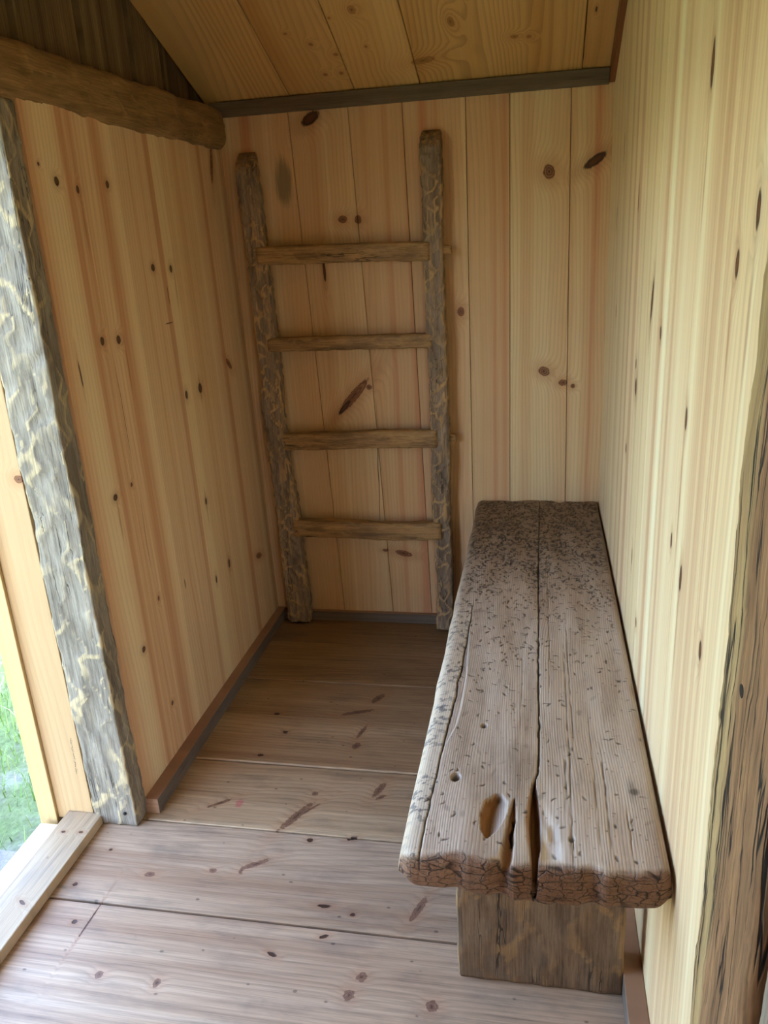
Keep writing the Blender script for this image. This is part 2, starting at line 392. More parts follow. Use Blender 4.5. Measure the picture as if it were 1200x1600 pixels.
m_floor = pine('worn_floor_planks', (1, 0), (0.78, 0.66, 0.53), (0.72, 0.59, 0.46), (0.63, 0.49, 0.37), band=16, bandv=0.5, ringA=60, ringB=10, ringamt=0.30, fibre=0.35,
    rough=0.5, spec=0.4, black_in=0.1, grime=0.42, grime_col=(0.36, 0.31, 0.27), scratches=0.55, bump=0.45, knotcol=(0.42, 0.28, 0.21), knotnoise=1.2, halo_amt=0.15, deflect=1.0,
    red=[(1.666, -.845, .006, .036, -35), (1.642, -.62, .012, .066, -62), (1.66, -.60, .005, .05, -50), (1.77, -.42, .034, .010, 20), (1.74, -.41, .016, .006, 50), (1.735, -.594, .009, .009, 0), (2.22, -.51, .030, .012, 30), (2.134, -.56, .009, .055, -20),
         (2.025, -.524, .034, .007, 15), (1.955, -.525, .016, .012, 30), (1.381, -.254, .040, .009, 20), (1.464, -.671, .008, .038, -35), (1.44, -.70, .012, .005, 0), (1.191, -.347, .011, .011, 0), (1.147, -.364, .013, .012, 0),
         (1.147, -.195, .013, .012, 0), (1.122, -.901, .010, .010, 0), (1.12, -.769, .010, .008, 0), (1.40, -.92, .008, .014, 0), (1.43, -.77, .007, .010, 0)],
    black=[(1.25, -.996, .052, .0022, 1.5), (1.579, -.454, .006, .014, -30), (2.0, -.76, .007, .008, 0), (2.1, -.82, .006, .010, 0), (1.88, -.80, .006, .010, 0), (1.56, -.56, .007, .008, 0), (1.36, -.47, .005, .016, 0), (1.345, -.40, .005, .006, 0),
           (1.465, -1.06, .004, .005, 0), (1.345, -1.09, .006, .006, 0), (1.24, -1.03, .006, .007, 0), (1.22, -.55, .005, .012, 20), (1.28, -.45, .005, .010, -20)],
    stain=[(1.672, -.79, .020, .012, 0, (0.72, 0.28, 0.33), 0.55)])
m_dark = G('dark_gap', 0.9, 0.1); m_dark = m_dark.done(lin((0.07, 0.055, 0.045)))
m_trimdark = pine('dark_stained_trim', (2, 0), (0.52, 0.46, 0.39), (0.47, 0.41, 0.34), (0.40, 0.35, 0.29), ringamt=0.1, fibre=0.4, grime=0.4, grime_col=(0.27, 0.23, 0.19))
m_trimred = pine('red_brown_trim', (0, 1), (0.62, 0.40, 0.25), (0.56, 0.36, 0.22), (0.46, 0.28, 0.17), ringamt=0.25, fibre=0.3)
m_base = pine('old_baseboard', (2, 1), (0.72, 0.56, 0.44), (0.66, 0.50, 0.39), (0.58, 0.42, 0.32), ringamt=0.25, fibre=0.3, grime=0.2, grime_col=(0.30, 0.28, 0.28))
m_baseface = pine('weathered_baseboard_face', (2, 1), (0.50, 0.45, 0.40), (0.45, 0.40, 0.36), (0.37, 0.32, 0.28), ringamt=0.15, fibre=0.5, grime=0.5, grime_col=(0.24, 0.21, 0.19))
m_jamb = pine('golden_jamb', (0, 2), (0.76, 0.65, 0.49), (0.72, 0.59, 0.43), (0.66, 0.51, 0.35), ringA=50, ringamt=0.12, band=10, red=[(-1.165, .96, .012, .010, 0)])
m_thresh = pine('threshold_wood', (0, 1), (0.74, 0.65, 0.53), (0.68, 0.58, 0.46), (0.58, 0.47, 0.36), ringA=50, ringamt=0.2, grime=0.35, grime_col=(0.45, 0.42, 0.40), scratches=0.3, fibre=0.3,
    black=[(-1.195, 1.478, .006, .004, 0), (-1.148, 1.482, .006, .004, 0), (-1.16, 1.25, .004, .012, 60)])
m_sill = pine('pale_sill_wood', (0, 1), (0.84, 0.76, 0.62), (0.80, 0.71, 0.56), (0.74, 0.63, 0.47), ringamt=0.1)
m_post = hewn_mat('grey_hewn_post', (0.60, 0.56, 0.50), (0.46, 0.42, 0.37), (0.82, 0.73, 0.56), ridge_lo=0.28, streak=0.16, tanamt=0.7, finev=0.6)
m_beam = hewn_mat('brown_hewn_beam', (0.60, 0.47, 0.31), (0.49, 0.38, 0.24), (0.74, 0.59, 0.39), axis=2, ridge_lo=0.5, rough=0.5, tanamt=0.35, streak=0.4)
m_ladder = hewn_mat('hewn_ladder_wood', (0.61, 0.53, 0.45), (0.46, 0.39, 0.33), (0.84, 0.68, 0.46), ridge_lo=0.24, streak=0.5, tanamt=0.7, finev=0.4)
m_rung = hewn_mat('hewn_rung_wood', (0.74, 0.58, 0.39), (0.50, 0.39, 0.28), (0.74, 0.60, 0.39), ridge_lo=0.40, streak=0.6, tanamt=0.5)
m_leg = hewn_mat('bench_leg_wood', (0.56, 0.46, 0.36), (0.43, 0.35, 0.275), (0.70, 0.55, 0.37), ridge_lo=0.22, tanamt=0.6, streak=0.2, finev=0.5)
m_rpost = hewn_mat('right_post_wood', (0.60, 0.45, 0.31), (0.50, 0.37, 0.25), (0.70, 0.54, 0.35), ridge_lo=0.6, crack=1.0, streak=0.35, tanamt=0.2, edge=(1, 0.0, 0.09, (0.70, 0.60, 0.41)), crw=2.0, crlo=0.38, finev=0.65)
m_gable = pine('old_gable_board', (1, 2), (0.54, 0.45, 0.32), (0.46, 0.38, 0.27), (0.34, 0.27, 0.19), ringamt=0.35, ringA=90, band=30, fibre=0.6, grime=0.5, grime_col=(0.22, 0.17, 0.13), rough=0.8, bump=0.6)

# ------------------------------------------------------------------ room shell
rng = random.Random(5)
# floor
floor = struct(box('floor', -1.29, 1.6, -1.4, YB+0.12, -0.13, -0.034, m_dark))
seams = [YB+0.02, 2.570, 2.298, 2.093, 1.845, 1.580, 1.300, 0.985, 0.70, 0.42, 0.14, -0.14, -0.42, -0.70, -0.98, -1.30]
tints = [(0.66, 0.62, 0.52), (0.76, 0.70, 0.58), (0.84, 0.79, 0.68), (0.94, 0.88, 0.77), (1.0, 0.97, 0.90), (1.10, 1.15, 1.26), (1.18, 1.23, 1.35)]  # near planks are weathered grey, with bluish sky light put into their tint
for i in range(len(seams)-1):
    y1, y0 = seams[i], seams[i+1]
    x0 = -1.05 if y0 > 1.5 else -1.16
    dz = [0, .001, -.001, .0025, .0, .0, -.001][i] if i < 7 else 0
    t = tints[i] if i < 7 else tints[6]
    wv = [0.003*math.sin(i*2.1+k) for k in range(2)]
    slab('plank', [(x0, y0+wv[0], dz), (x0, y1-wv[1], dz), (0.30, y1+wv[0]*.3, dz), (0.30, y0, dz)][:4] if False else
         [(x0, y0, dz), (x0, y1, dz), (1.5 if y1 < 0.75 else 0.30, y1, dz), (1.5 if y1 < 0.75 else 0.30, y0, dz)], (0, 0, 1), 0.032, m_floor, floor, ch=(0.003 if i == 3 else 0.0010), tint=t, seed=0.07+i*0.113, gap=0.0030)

# left wall (behind its boards a dark backing; the doorway is open between y = 0.62 and 1.56)
def wallmesh(name, boxes, mat, faces_out=None):
    bm = bmesh.new()
    for (x0, x1, y0, y1, z0, z1) in boxes:
        r = bmesh.ops.create_cube(bm, size=1.0)
        for v in r['verts']:
            v.co = Vector(((x0+x1)/2+v.co.x*(x1-x0), (y0+y1)/2+v.co.y*(y1-y0), (z0+z1)/2+v.co.z*(z1-z0)))
    me = bpy.data.meshes.new(name); bm.to_mesh(me); bm.free()
    return struct(link(name, me, mat))
m_ext = pine('old_cladding', (1, 2), (0.42, 0.33, 0.24), (0.36, 0.28, 0.20), (0.28, 0.21, 0.15), fibre=0.5, band=20)
DY0, DY1 = 0.60, 1.556
FX0 = 1.0         # unseen front opening starts here, its width set to balance the room light
wall_left = wallmesh('wall_left', [(-1.27, -1.083, 1.625, YB+0.10, -0.25, 1.72)], m_ext)
m_plain = pine('plain_pine', (0, 2), (0.90, 0.76, 0.57), (0.87, 0.70, 0.50), (0.80, 0.57, 0.40))
wallmesh('wall_left_near', [(-1.27, -1.04, -1.40, DY0-0.045, -0.25, 1.72)], m_plain)
wallmesh('wall_front', [(-1.27, FX0, -1.42, -1.32, -0.25, 1.95), (FX0, 1.6, -1.42, -1.32, 1.80, 1.95)], m_plain)  # unseen wall behind the camera, added to cut the frontal light
wallmesh('wall_far_right', [(1.50, 1.60, -1.31, YB, -0.25, 3.0)], m_plain)  # unseen wall, added to close the right side against light
ly = [1.614, 1.81, 1.985, 2.20, 2.42, 2.60, YB]
for i in range(len(ly)-1):
    a, b = ly[i], ly[i+1]
    z0, z1 = -0.01, 1.742
    slab('board', [(xl(a, z0), a, z0), (xl(b, z0), b, z0), (xl(b, z1), b, z1), (xl(a, z1), a, z1)], (1, 0, 0), 0.022, m_left, wall_left,
         ch=0.0007, tint=jit(rng, 0.03), seed=0.05+i*0.137, gap=0.0003)
# dark boarding outside the gable boards (built with the gable)
bm = bmesh.new()
pts2 = [(-1.40, 1.70), (YB+0.1, 1.70), (YB+0.1, zceil(YB)+0.0), (YRIDGE, zceil(YRIDGE)), (-1.40, zceil(-1.40))]
vs = [bm.verts.new((-1.16, y, z+0.02)) for y, z in pts2] + [bm.verts.new((-1.20, y, z+0.02)) for y, z in pts2]
bm.faces.new(vs[:5]); bm.faces.new(vs[5:][::-1])
for k in range(5): bm.faces.new((vs[k], vs[5+k], vs[5+(k+1) % 5], vs[(k+1) % 5]))
bmesh.ops.recalc_face_normals(bm, faces=bm.faces)
me = bpy.data.meshes.new('wall_left_gable'); bm.to_mesh(me); bm.free()
wall_gable = struct(link('wall_left_gable', me, m_dark))

gy = [1.22, 1.36, 1.49, 1.63, 1.765, 1.905, 2.045, 2.18, 2.31, 2.41, 2.50, 2.59, 2.70, 2.80]
gy = [1.22-0.145*k for k in range(18, 0, -1)] + gy
for i in range(len(gy)-1):
    a, b = gy[i], gy[i+1]
    xo = -1.092 - (0.016 if i % 2 else 0.0) - rng.uniform(0, 0.006)
    k = rng.uniform(0.75, 1.2); tl = rng.uniform(-.006, .006)
    slab('gable_board', [(xo, a+0.005, 1.72), (xo+tl, b-0.006+rng.uniform(-.004, .004), 1.72), (xo+tl, b-0.006, zceil(b)+0.03), (xo, a+0.005, zceil(a)+0.03)],
         (1, 0, 0), 0.022, m_gable, wall_gable, ch=0.004, tint=(k, k*rng.uniform(.95, 1.02), k*rng.uniform(.9, 1.0)), seed=0.03+i*0.071, gap=0.0)
# back wall
wall_back = wallmesh('wall_back', [(-1.27, 1.6, YB+0.022, YB+0.12, -0.25, 2.02)], m_ext)
bx = [(-1.075, -1.045), (-0.814, -0.746), (-0.614, -0.551), (-0.437, -0.399), (-0.235, -0.232), (-0.098, -0.099), (0.086, 0.100), (0.235, 0.235)]
btint = [(0.97, 0.93, 0.9), (1.0, 1.0, 0.98), (0.97, 0.93, 0.88), (1.0, 0.96, 0.94), (0.98, 0.95, 0.92), (1.04, 1.04, 1.02), (1.02, 1.0, 0.96)]
for i in range(len(bx)-1):
    (a1, a0), (b1, b0) = bx[i], bx[i+1]
    slab('board', [(a0, YB, -0.01), (b0, YB, -0.01), (b1, YB, 1.90), (a1, YB, 1.90)], (0, -1, 0), 0.022, m_back, wall_back, ch=0.0014, tint=btint[i], seed=0.11+i*0.129, gap=0.0009)

# right wall
wall_right = wallmesh('wall_right', [(XR+0.022, XR+0.10, 0.755, YB+0.05, -0.05, 3.0)], m_ext)
ry = [0.752, 1.03, 1.22, 1.43, 1.64, 1.84, 2.04, 2.25, 2.45, 2.62, YB]
for i in range(len(ry)-1):
    a, b = ry[i], ry[i+1]
    slab('board', [(XR, b, -0.01), (XR, a, -0.01), (XR, a, zceil(a)+0.02), (XR, b, zceil(b)+0.02)], (-1, 0, 0), 0.022, m_right, wall_right, ch=0.0008,
         tint=jit(rng, 0.03), seed=0.09+i*0.111, gap=0.0010)

# ceiling: sloping boards from the back wall up to the ridge, and the roof slope behind the camera
def quadprism(name, q, n, th, mat, parent=None):
    return slab(name, q, n, th, mat, parent, ch=0.001, gap=0.0)
nrm = Vector((0, -TAN, -1)).normalized()
ceiling = struct(quadprism('ceiling', [(-1.7, YB+0.35, zceil(YB+0.35)+0.030), (1.7, YB+0.35, zceil(YB+0.35)+0.030), (1.7, YRIDGE, zceil(YRIDGE)+0.030), (-1.7, YRIDGE, zceil(YRIDGE)+0.030)], nrm, 0.08, m_ext))
n2 = Vector((0, TAN, -1)).normalized()
quadprism('far_slope', [(-1.7, -1.75, zceil(-1.75)+0.030), (1.7, -1.75, zceil(-1.75)+0.030), (1.7, YRIDGE, zceil(YRIDGE)+0.030), (-1.7, YRIDGE, zceil(YRIDGE)+0.030)], n2, 0.08, m_ceil, ceiling)
cx_ = [(-1.09, -1.11), (-0.797, -0.825), (-0.583, -0.610), (-0.374, -0.400), (0.117, 0.109), (0.235, 0.235), (0.60, 0.60), (1.0, 1.0), (1.6, 1.6)]
for i in range(len(cx_)-1):
    (a, a2), (b, b2) = cx_[i], cx_[i+1]
    k = (YB-YRIDGE)/0.41
    A2, B2 = a+(a2-a)*min(1.6, k), b+(b2-b)*min(1.6, k)
    slab('board', [(a, YB+0.02, zceil(YB+0.02)), (b, YB+0.02, zceil(YB+0.02)), (B2, YRIDGE, zceil(YRIDGE)), (A2, YRIDGE, zceil(YRIDGE))], nrm, 0.026, m_ceil, ceiling,
         ch=0.002, tint=jit(rng, 0.04), seed=0.13+i*0.117, gap=0.0012)

# mouldings
trim1 = struct(box('trim_1', -1.075, 0.196, YB-0.020, YB+0.001, 1.828, 1.872, m_trimdark, bev=0.002))
t2 = slab('trim_2', [(XR-0.016, YB-0.022, zceil(YB)-0.040), (XR-0.016, YRIDGE, zceil(YRIDGE)-0.030), (XR-0.016, YRIDGE, zceil(YRIDGE)+0.005), (XR-0.016, YB-0.022, zceil(YB)+0.009)], (-1, 0, 0), 0.017, m_trimred, ch=0.002)
struct(t2)
# baseboards: old boards with a grey face and a warmer sawn top
def baseb(name, boxdim, faceaxis):
    o = struct(box(name, *boxdim, m_base, bev=0.0015))
    o.data.materials.append(m_baseface)
    for p in o.data.polygons:
        n = p.normal
        if (faceaxis == 'x+' and n.x > .9) or (faceaxis == 'x-' and n.x < -.9) or (faceaxis == 'y-' and n.y < -.9): p.material_index = 1
    return o
baseb('baseboard_left', (-1.045, -0.992, 1.606, YB-0.001, 0.001, 0.046), 'x+')
baseb('baseboard_back', (-0.992, 0.172, YB-0.020, YB-0.0005, 0.001, 0.040), 'y-')
baseb('baseboard_right', (0.174, XR-0.0005, 0.752, YB-0.001, 0.001, 0.060), 'x-')

# doorway: jamb, outer casing, threshold and outer sill
door = struct(box('door_1', -1.262, -1.156, 1.556, 1.60, 0.004, 1.76, m_jamb, bev=0.002, seed=0.3))
box('casing', -1.315, -1.263, 1.548, 1.575, -0.03, 1.90, m_jamb, door, bev=0.002, tint=(1.12, 1.16, 1.06), seed=0.6)
box('threshold', -1.228, -1.128, 0.60, 1.5555, 0.001, 0.030, m_thresh, door, bev=0.003, seed=0.2)
box('sill', -1.300, -1.229, 0.60, 1.530, -0.09, 0.004, m_sill, door, bev=0.003, seed=0.8)
box('jamb', -1.262, -1.04, 0.560, 0.598, 0.004, 1.76, m_jamb, door, bev=0.002, seed=0.45)
box('head', -1.262, -1.10, 0.58, 1.60, 1.762, 1.80, m_jamb, door, bev=0.002, seed=0.5)

# ------------------------------------------------------------------ timbers
post = hewn('timber_post', 1.735, 0.122, 0.064, m_post, loc=(-1.091, 1.579, 0.0), seed=11, cell=(0.05, 0.16), amp=0.003, wob=0.0018, rpow=4.0, rad=0.006, n_side=14, step=0.007)
thing(post, 'grey hewn timber post at the doorway, beside the golden jamb', 'post')
beam = hewn('timber_beam', 2.26, 0.115, 0.130, m_beam, loc=(-1.075, 2.752, 1.787), rot=(math.radians(90), 0, 0), seed=23, cell=(0.07, 0.16), amp=0.004, wob=0.004, rad=0.034, n_side=10, step=0.012, endround=0.012)
thing(beam, 'brown hewn log beam lying along the top of the left wall', 'beam')
rp = hewn('door_post', 2.70, 0.15, 0.192, m_rpost, loc=(0.256, 0.652, 0.0), seed=37, cell=(0.07, 0.30), amp=0.0015, wob=0.0012, rad=0.016, n_side=14, step=0.012)
thing(rp, 'brown cracked old timber post at the near end of the right wall', 'post')

def nail_hole_disc(parent, loc, rot, r, mat):
    bm = bmesh.new(); bmesh.ops.create_cone(bm, cap_ends=True, segments=12, radius1=r, radius2=r*0.8, depth=0.003)
    me = bpy.data.meshes.new('nail_hole_disc'); bm.to_mesh(me); bm.free()
    o = link('nail_hole_disc', me, mat, parent); o.location = loc; o.rotation_euler = rot; return o
m_iron_hole = G('black_iron_hole', 0.6, 0.3); m_iron_hole = m_iron_hole.done(lin((0.10, 0.085, 0.08)))
nail_hole_disc(post, (-1.057+1.091, 1.5465-1.579, 0.043), (math.pi/2, 0, 0), 0.0048, m_iron_hole)
nail_hole_disc(rp, (0.1816-0.256, 0.662-0.652, 1.046), (0, math.pi/2, 0), 0.0065, m_iron_hole)  # dark disc stands in for the hole in this post
hewn('cover_strip', 2.70, 0.12, 0.050, m_post, rp, loc=(0.249-0.256, 0.523-0.652, 0.0), seed=41, cell=(0.07, 0.30), amp=0.001, wob=0.001, rad=0.010, n_side=6, step=0.02, tint=(0.9, 0.87, 0.84))
def scribble():
    R = np.random.default_rng(3); t = np.linspace(0, 1, 150); y = 1.5555
    zz = 0.262-0.108*t + 0.0022*np.sin(t*118); xx = -1.1745-0.004*t + 0.0026*np.cos(t*118)*(0.6+0.5*np.sin(t*23)) + 0.001*np.sin(t*37)
    V = []; F = []
    for k in range(len(t)):
        V += [(xx[k]-0.0005, y, zz[k]), (xx[k]+0.0005, y, zz[k]+0.0003)]
        if k and int(t[k]*23) % 5 != 4: F.append((2*k-2, 2*k-1, 2*k+1, 2*k))
    g = G('pencil_grey', 0.7, 0.2); m = g.done(lin((0.36, 0.31, 0.26)))
    link('pencil_writing', pydata('pencil_writing', V, F), m, door)
scribble()

# ------------------------------------------------------------------ ladder
ladder = empty('ladder', (-0.64, 2.70, 0.0))
thing(ladder, 'old hewn wooden ladder with four rungs leaning on the back wall', 'ladder')
LY = 2.728
def stile(x, L, w, d, seed, skew, loc_z, taper):
    o = hewn('stile', L, w, d, m_ladder, ladder, loc=(x+0.64, LY-2.70, loc_z), seed=seed, cell=(0.042, 0.062), amp=0.0050, wob=0.0032, rad=0.009, n_side=9, step=0.006, skew=skew, taper=taper, cut=0.022)
    return o
stile(-0.918, 1.685, 0.083, 0.056, 5, (-0.038, 0.004), 0.010, [(0, 1.15), (0.5, 0.95), (1, 0.86)])
stile(-0.338, 1.715, 0.070, 0.056, 8, (-0.008, 0.004), 0.004, [(0, 0.95), (1, 1.03)])
def rung(za, zb, xa, xb, h, seed, tenon):
    L = xb-xa
    ang = math.atan2(zb-za, L)
    o = hewn('rung', L/math.cos(ang), h, 0.042, m_rung, ladder, loc=(xa+0.64, LY-2.70-0.008, za), rot=(0, math.radians(90)-ang, 0), seed=seed, cell=(0.04, 0.09), amp=0.002, wob=0.0022, rad=0.010, n_side=6, step=0.008)
    if tenon:
        hewn('tenon', 0.052, 0.030, 0.024, m_rung, ladder, loc=(-0.337+0.64, LY-2.70+0.004, zb), rot=(0, math.radians(90), 0), seed=seed+50, cell=(0.04, 0.06), amp=0.001, wob=0.0005, rad=0.004, n_side=3, step=0.012)
rung(1.391, 1.381, -0.945, -0.355, 0.062, 61, True)
rung(1.094, 1.090, -0.935, -0.355, 0.050, 62, False)
rung(0.746, 0.750, -0.925, -0.350, 0.066, 63, True)
rung(0.406, 0.404, -0.910, -0.345, 0.070, 64, False)

# ------------------------------------------------------------------ bench
bench = empty('bench', (0.0, 1.88, 0.0))
thing(bench, 'long worn thick plank bench standing along the right wall', 'bench')

def bench_mat():
    g = G('worn_bench_wood', 0.55, 0.3)
    p = g.xyz(g.n('TexCoord').outputs['Object']); u, v, z = p[0], p[1], p[2]
    wob = g.noise(g.cx(g.m('MULTIPLY', u, 5), g.m('MULTIPLY', v, 1.2)), 1.0, 2.0)
    q = g.m('ADD', g.m('MULTIPLY', u, 210.0), g.m('MULTIPLY', wob, 15.0))
    line = g.m('FRACT', q); line = g.m('MULTIPLY', g.ss(line, 0.3, 0.9), g.ss(line, 1.0, 0.92))
    n1 = g.noise(g.cx(g.m('MULTIPLY', u, 22), g.m('MULTIPLY', v, 3.0)), 1.0, 5.0, 0.6)
    col = g.ramp(n1, [(0.28, (0.68, 0.58, 0.49)), (0.5, (0.80, 0.71, 0.62)), (0.72, (0.86, 0.78, 0.70))])
    # colour turns darker and browner towards the far end
    far = g.ss(v, -0.15, 0.75)
    col = g.mix(g.m('MULTIPLY', far, 0.8), col, (0.53, 0.42, 0.29))
    blot = g.noise(g.cx(g.m('MULTIPLY', u, 9), g.m('MULTIPLY', v, 4.0), 4.0), 1.0, 5.0, 0.6)
    col = g.mix(g.m('MULTIPLY', g.ss(blot, 0.52, 0.75), 0.35), col, (0.42, 0.34, 0.28))
    col = g.mix(g.m('MULTIPLY', line, 0.22), col, (0.32, 0.23, 0.17))
    fib = g.noise(g.cx(g.m('MULTIPLY', u, 500), g.m('MULTIPLY', v, 12.0)), 1.0, 3.0, 0.6)
    col = g.mix(0.3, col, g.ramp(fib, [(0.25, (0.35, 0.28, 0.22)), (0.6, (1, 1, 1))]), 'MULTIPLY')
    col = g.mix(g.m('MULTIPLY', g.attr('pale'), 0.8), col, (0.92, 0.86, 0.78))
    col = g.mix(g.m('MULTIPLY', g.attr('strip'), 0.45), col, (0.88, 0.81, 0.70))
    sp = g.noise(g.cx(g.m('MULTIPLY', u, 60), g.m('MULTIPLY', v, 70), 0.0), 1.0, 4.0, 0.65)
    spm = g.m('MULTIPLY', g.m('MULTIPLY', g.ss(sp, 0.50, 0.58), g.attr('strip')), g.ss(g.noise(g.cx(u, v), 9.0, 2.0), 0.35, 0.5))
    col = g.mix(g.m('MULTIPLY', spm, 0.75), col, (0.38, 0.36, 0.36))
    col = g.mix(g.m('MULTIPLY', g.attr('fresh'), 0.95), col, (0.58, 0.38, 0.17))
    col = g.mix(g.m('MULTIPLY', g.attr('mark'), 0.88), col, (0.13, 0.095, 0.075))
    # end grain: checked into small blocks
    e = g.attr('endgrain')
    def checks(su, sz, off, wdt):
        jn = g.noise(g.cx(g.m('MULTIPLY', u, su*0.9), g.m('MULTIPLY', z, sz*0.9), off), 1.0, 3.0, 0.6)
        jm = g.noise(g.cx(g.m('MULTIPLY', u, su*0.9), g.m('MULTIPLY', z, sz*0.9), off+5.0), 1.0, 3.0, 0.6)
        jx = g.m('ADD', g.m('MULTIPLY', u, su), g.m('MULTIPLY', jn, 0.9)); jz = g.m('ADD', g.m('MULTIPLY', z, sz), g.m('MULTIPLY', jm, 0.9))
        ed = g.vor(g.cx(jx, jz), 1.0, 'DISTANCE_TO_EDGE', rnd=0.62)
        vary = g.noise(g.cx(g.m('MULTIPLY', u, 40), g.m('MULTIPLY', z, 60), off+2.0), 1.0, 2.0)
        return g.ss(ed, g.m('MULTIPLY', vary, wdt), 0.0)
    ck = g.m('MULTIPLY', g.m('MAXIMUM', checks(34, 75, 1.0, 0.13), g.m('MULTIPLY', checks(70, 170, 11.0, 0.13), 0.6)), e)
    ecol = g.mix(g.noise(g.cx(g.m('MULTIPLY', u, 40), g.m('MULTIPLY', z, 120), 1.0), 1.0, 4.0), (0.44, 0.31, 0.23), (0.60, 0.46, 0.36))
    col = g.mix(e, col, ecol)
    col = g.mix(g.m('MULTIPLY', ck, 0.9), col, (0.12, 0.08, 0.06))
    col = g.mix(g.m('MULTIPLY', g.m('MULTIPLY', g.attr('mark'), e), 0.9), col, (0.10, 0.07, 0.055))
    h = g.m('SUBTRACT', g.m('SUBTRACT', g.m('MULTIPLY', fib, 0.5), g.m('MULTIPLY', line, 0.35)), g.m('MULTIPLY', ck, 2.5))
    return g.done(col, g.bump(h, 0.5, 0.0018))
m_bench = bench_mat()

def build_bench_top():
    R = np.random.default_rng(4)
    X0, X1, Y0, Y1, ZT = -0.217, 0.207, 1.000, 2.764, 0.508
    def axis(a, b, n, r, k):
        t = np.linspace(0, math.pi/2, k)[:-1]
        return np.concatenate([a+r*(1-np.cos(t)), np.linspace(a+r, b-r, n), (b-r*(1-np.cos(t)))[::-1]])
    xs = axis(X0, X1, 235, 0.024, 8); ys = axis(Y0, Y1, 760, 0.020, 8)
    X, Y = np.meshgrid(xs, ys)
    Z = np.zeros_like(X); mark = np.zeros_like(X); fresh = np.zeros_like(X); pale = np.zeros_like(X); strip = np.zeros_like(X)
    def sm(a, b, v):
        t = np.clip((v-a)/(b-a), 0, 1); return t*t*(3-2*t)
    yn = (ys-Y0)/(Y1-Y0)
    # gentle wear
    Z += 0.0018*np.sin(X*23+1.0)*np.sin(Y*5.0) + 0.0010*np.sin(X*60+Y*8)
    # central crack
    xc = 0.006 + 0.0005*vnoise(R, 70, yn) + 0.0011*vnoise(R, 9, yn); xc = np.where(ys < 1.24, xc-0.006*sm(1.24, 1.20, ys)*1.0, xc)
    wd = 0.0013+0.0010*np.abs(vnoise(R, 60, yn)); wd = wd*np.where(ys > 2.2, 0.7, 1.0)
    slot = np.interp(ys, [0.98, 1.02, 1.06, 1.11, 1.15, 1.19, 1.25], [0.0035, 0.0045, 0.0075, 0.0085, 0.0065, 0.003, 0.0])
    half = np.maximum(wd, slot)
    d = np.abs(X-xc[:, None])
    ck = sm(1.25, 0.75, d/half[:, None])
    Z -= ck*(0.006+0.024*(slot > 0.0015))[:, None]; mark = np.maximum(mark, ck*np.where(slot[:, None] > 0.0015, 0.55, 0.95))
    side = sm(1.6, 0.9, np.abs(X-(xc[:, None]-0.6*half[:, None]))/np.maximum(half, 1e-5)[:, None])*(slot > 0.0025)[:, None]
    fresh = np.maximum(fresh, side*0.9); mark = np.where(side*(X < xc[:, None]) > .4, mark*0.4, mark)
    bowlc = np.exp(-((X-0.014)/0.022)**2-((Y-1.09)/0.075)**2); Z -= 0.0075*bowlc; pale = np.maximum(pale, 1.6*np.exp(-((X-0.022)/0.012)**2-((Y-1.09)/0.06)**2)*(0.6+0.4*np.sin(X*300+Y*90)))
    b2 = np.exp(-((X-0.028)/0.014)**4-((Y-1.045)/0.022)**4); Z -= 0.007*b2; pale = np.maximum(pale, b2*0.8)
    b3 = np.exp(-((X-0.032)/0.007)**4-((Y-1.085)/0.018)**4); Z -= 0.006*b3
    pale = np.maximum(pale, np.exp(-((X+0.018)/0.012)**2-((Y-1.08)/0.07)**2)*0.8)
    # teardrop gouge left of the slot
    tw = np.interp(Y, [1.055, 1.075, 1.11, 1.145, 1.165], [0.002, 0.014, 0.022, 0.020, 0.004]); cxg = np.interp(Y, [1.055, 1.165], [-0.076, -0.062])
    inside = ((Y > 1.055) & (Y < 1.165))
    tg = np.clip(1-((X-cxg)/tw)**2, 0, 1)*inside; tg = np.sqrt(tg)
    prof = np.clip(0.9-0.5*(X-cxg)/0.02, 0.25, 1.25)
    Z -= 0.017*tg*prof
    fresh = np.maximum(fresh, (tg > .15)*sm(0.012, -0.006, X-cxg)); mark = np.maximum(mark, sm(0.75, 1.0, tg)*0.25*(X < cxg))
    # second narrow slot
    cx2 = np.interp(Y, [1.0, 1.16], [-0.044, -0.034]); hw = np.interp(Y, [0.99, 1.02, 1.08, 1.12, 1.155], [0.006, 0.010, 0.007, 0.006, 0.0008])
    s2 = sm(1.2, 0.5, np.abs(X-cx2)/hw)*((Y < 1.155))
    Z -= 0.014*s2; fresh = np.maximum(fresh, s2*0.9)
    c2 = sm(1.4, 0.6, np.abs(X-cx2-0.003-0.002*np.sin(Y*150))/0.0026)*((Y > 1.05) & (Y < 1.115)); Z -= 0.008*c2; mark = np.maximum(mark, c2)
    # split along the left edge with a chipped ledge
    xsplit = np.interp(ys, [0.98, 1.05, 1.15, 1.28, 1.42, 1.56, 1.75, 1.95], [-0.180, -0.181, -0.178, -0.175, -0.170, -0.166, -0.165, -0.164]) + 0.0008*vnoise(R, 60, yn)
    on = sm(1.98, 1.80, ys)
    s = sm(1.3, 0.6, np.abs(X-xsplit[:, None])/0.0016)*on[:, None]; Z -= 0.006*s; mark = np.maximum(mark, s*0.95)
    low = sm(0.001, -0.002, X-xsplit[:, None])*on[:, None]
    Z -= low*(0.003+0.16*np.clip(xsplit[:, None]-X, 0, 1)*0.35)
    strip = np.maximum(strip, low*1.0)
    xled = np.interp(ys, [1.27, 1.31, 1.36, 1.42, 1.55, 1.75], [-0.177, -0.168, -0.157, -0.153, -0.152, -0.163])
    led = ((X > xsplit[:, None]) & (ys[:, None] > 1.275) & (ys[:, None] < 1.75))*sm(0.0015, -0.0015, X-xled[:, None])
    Z -= 0.0045*led
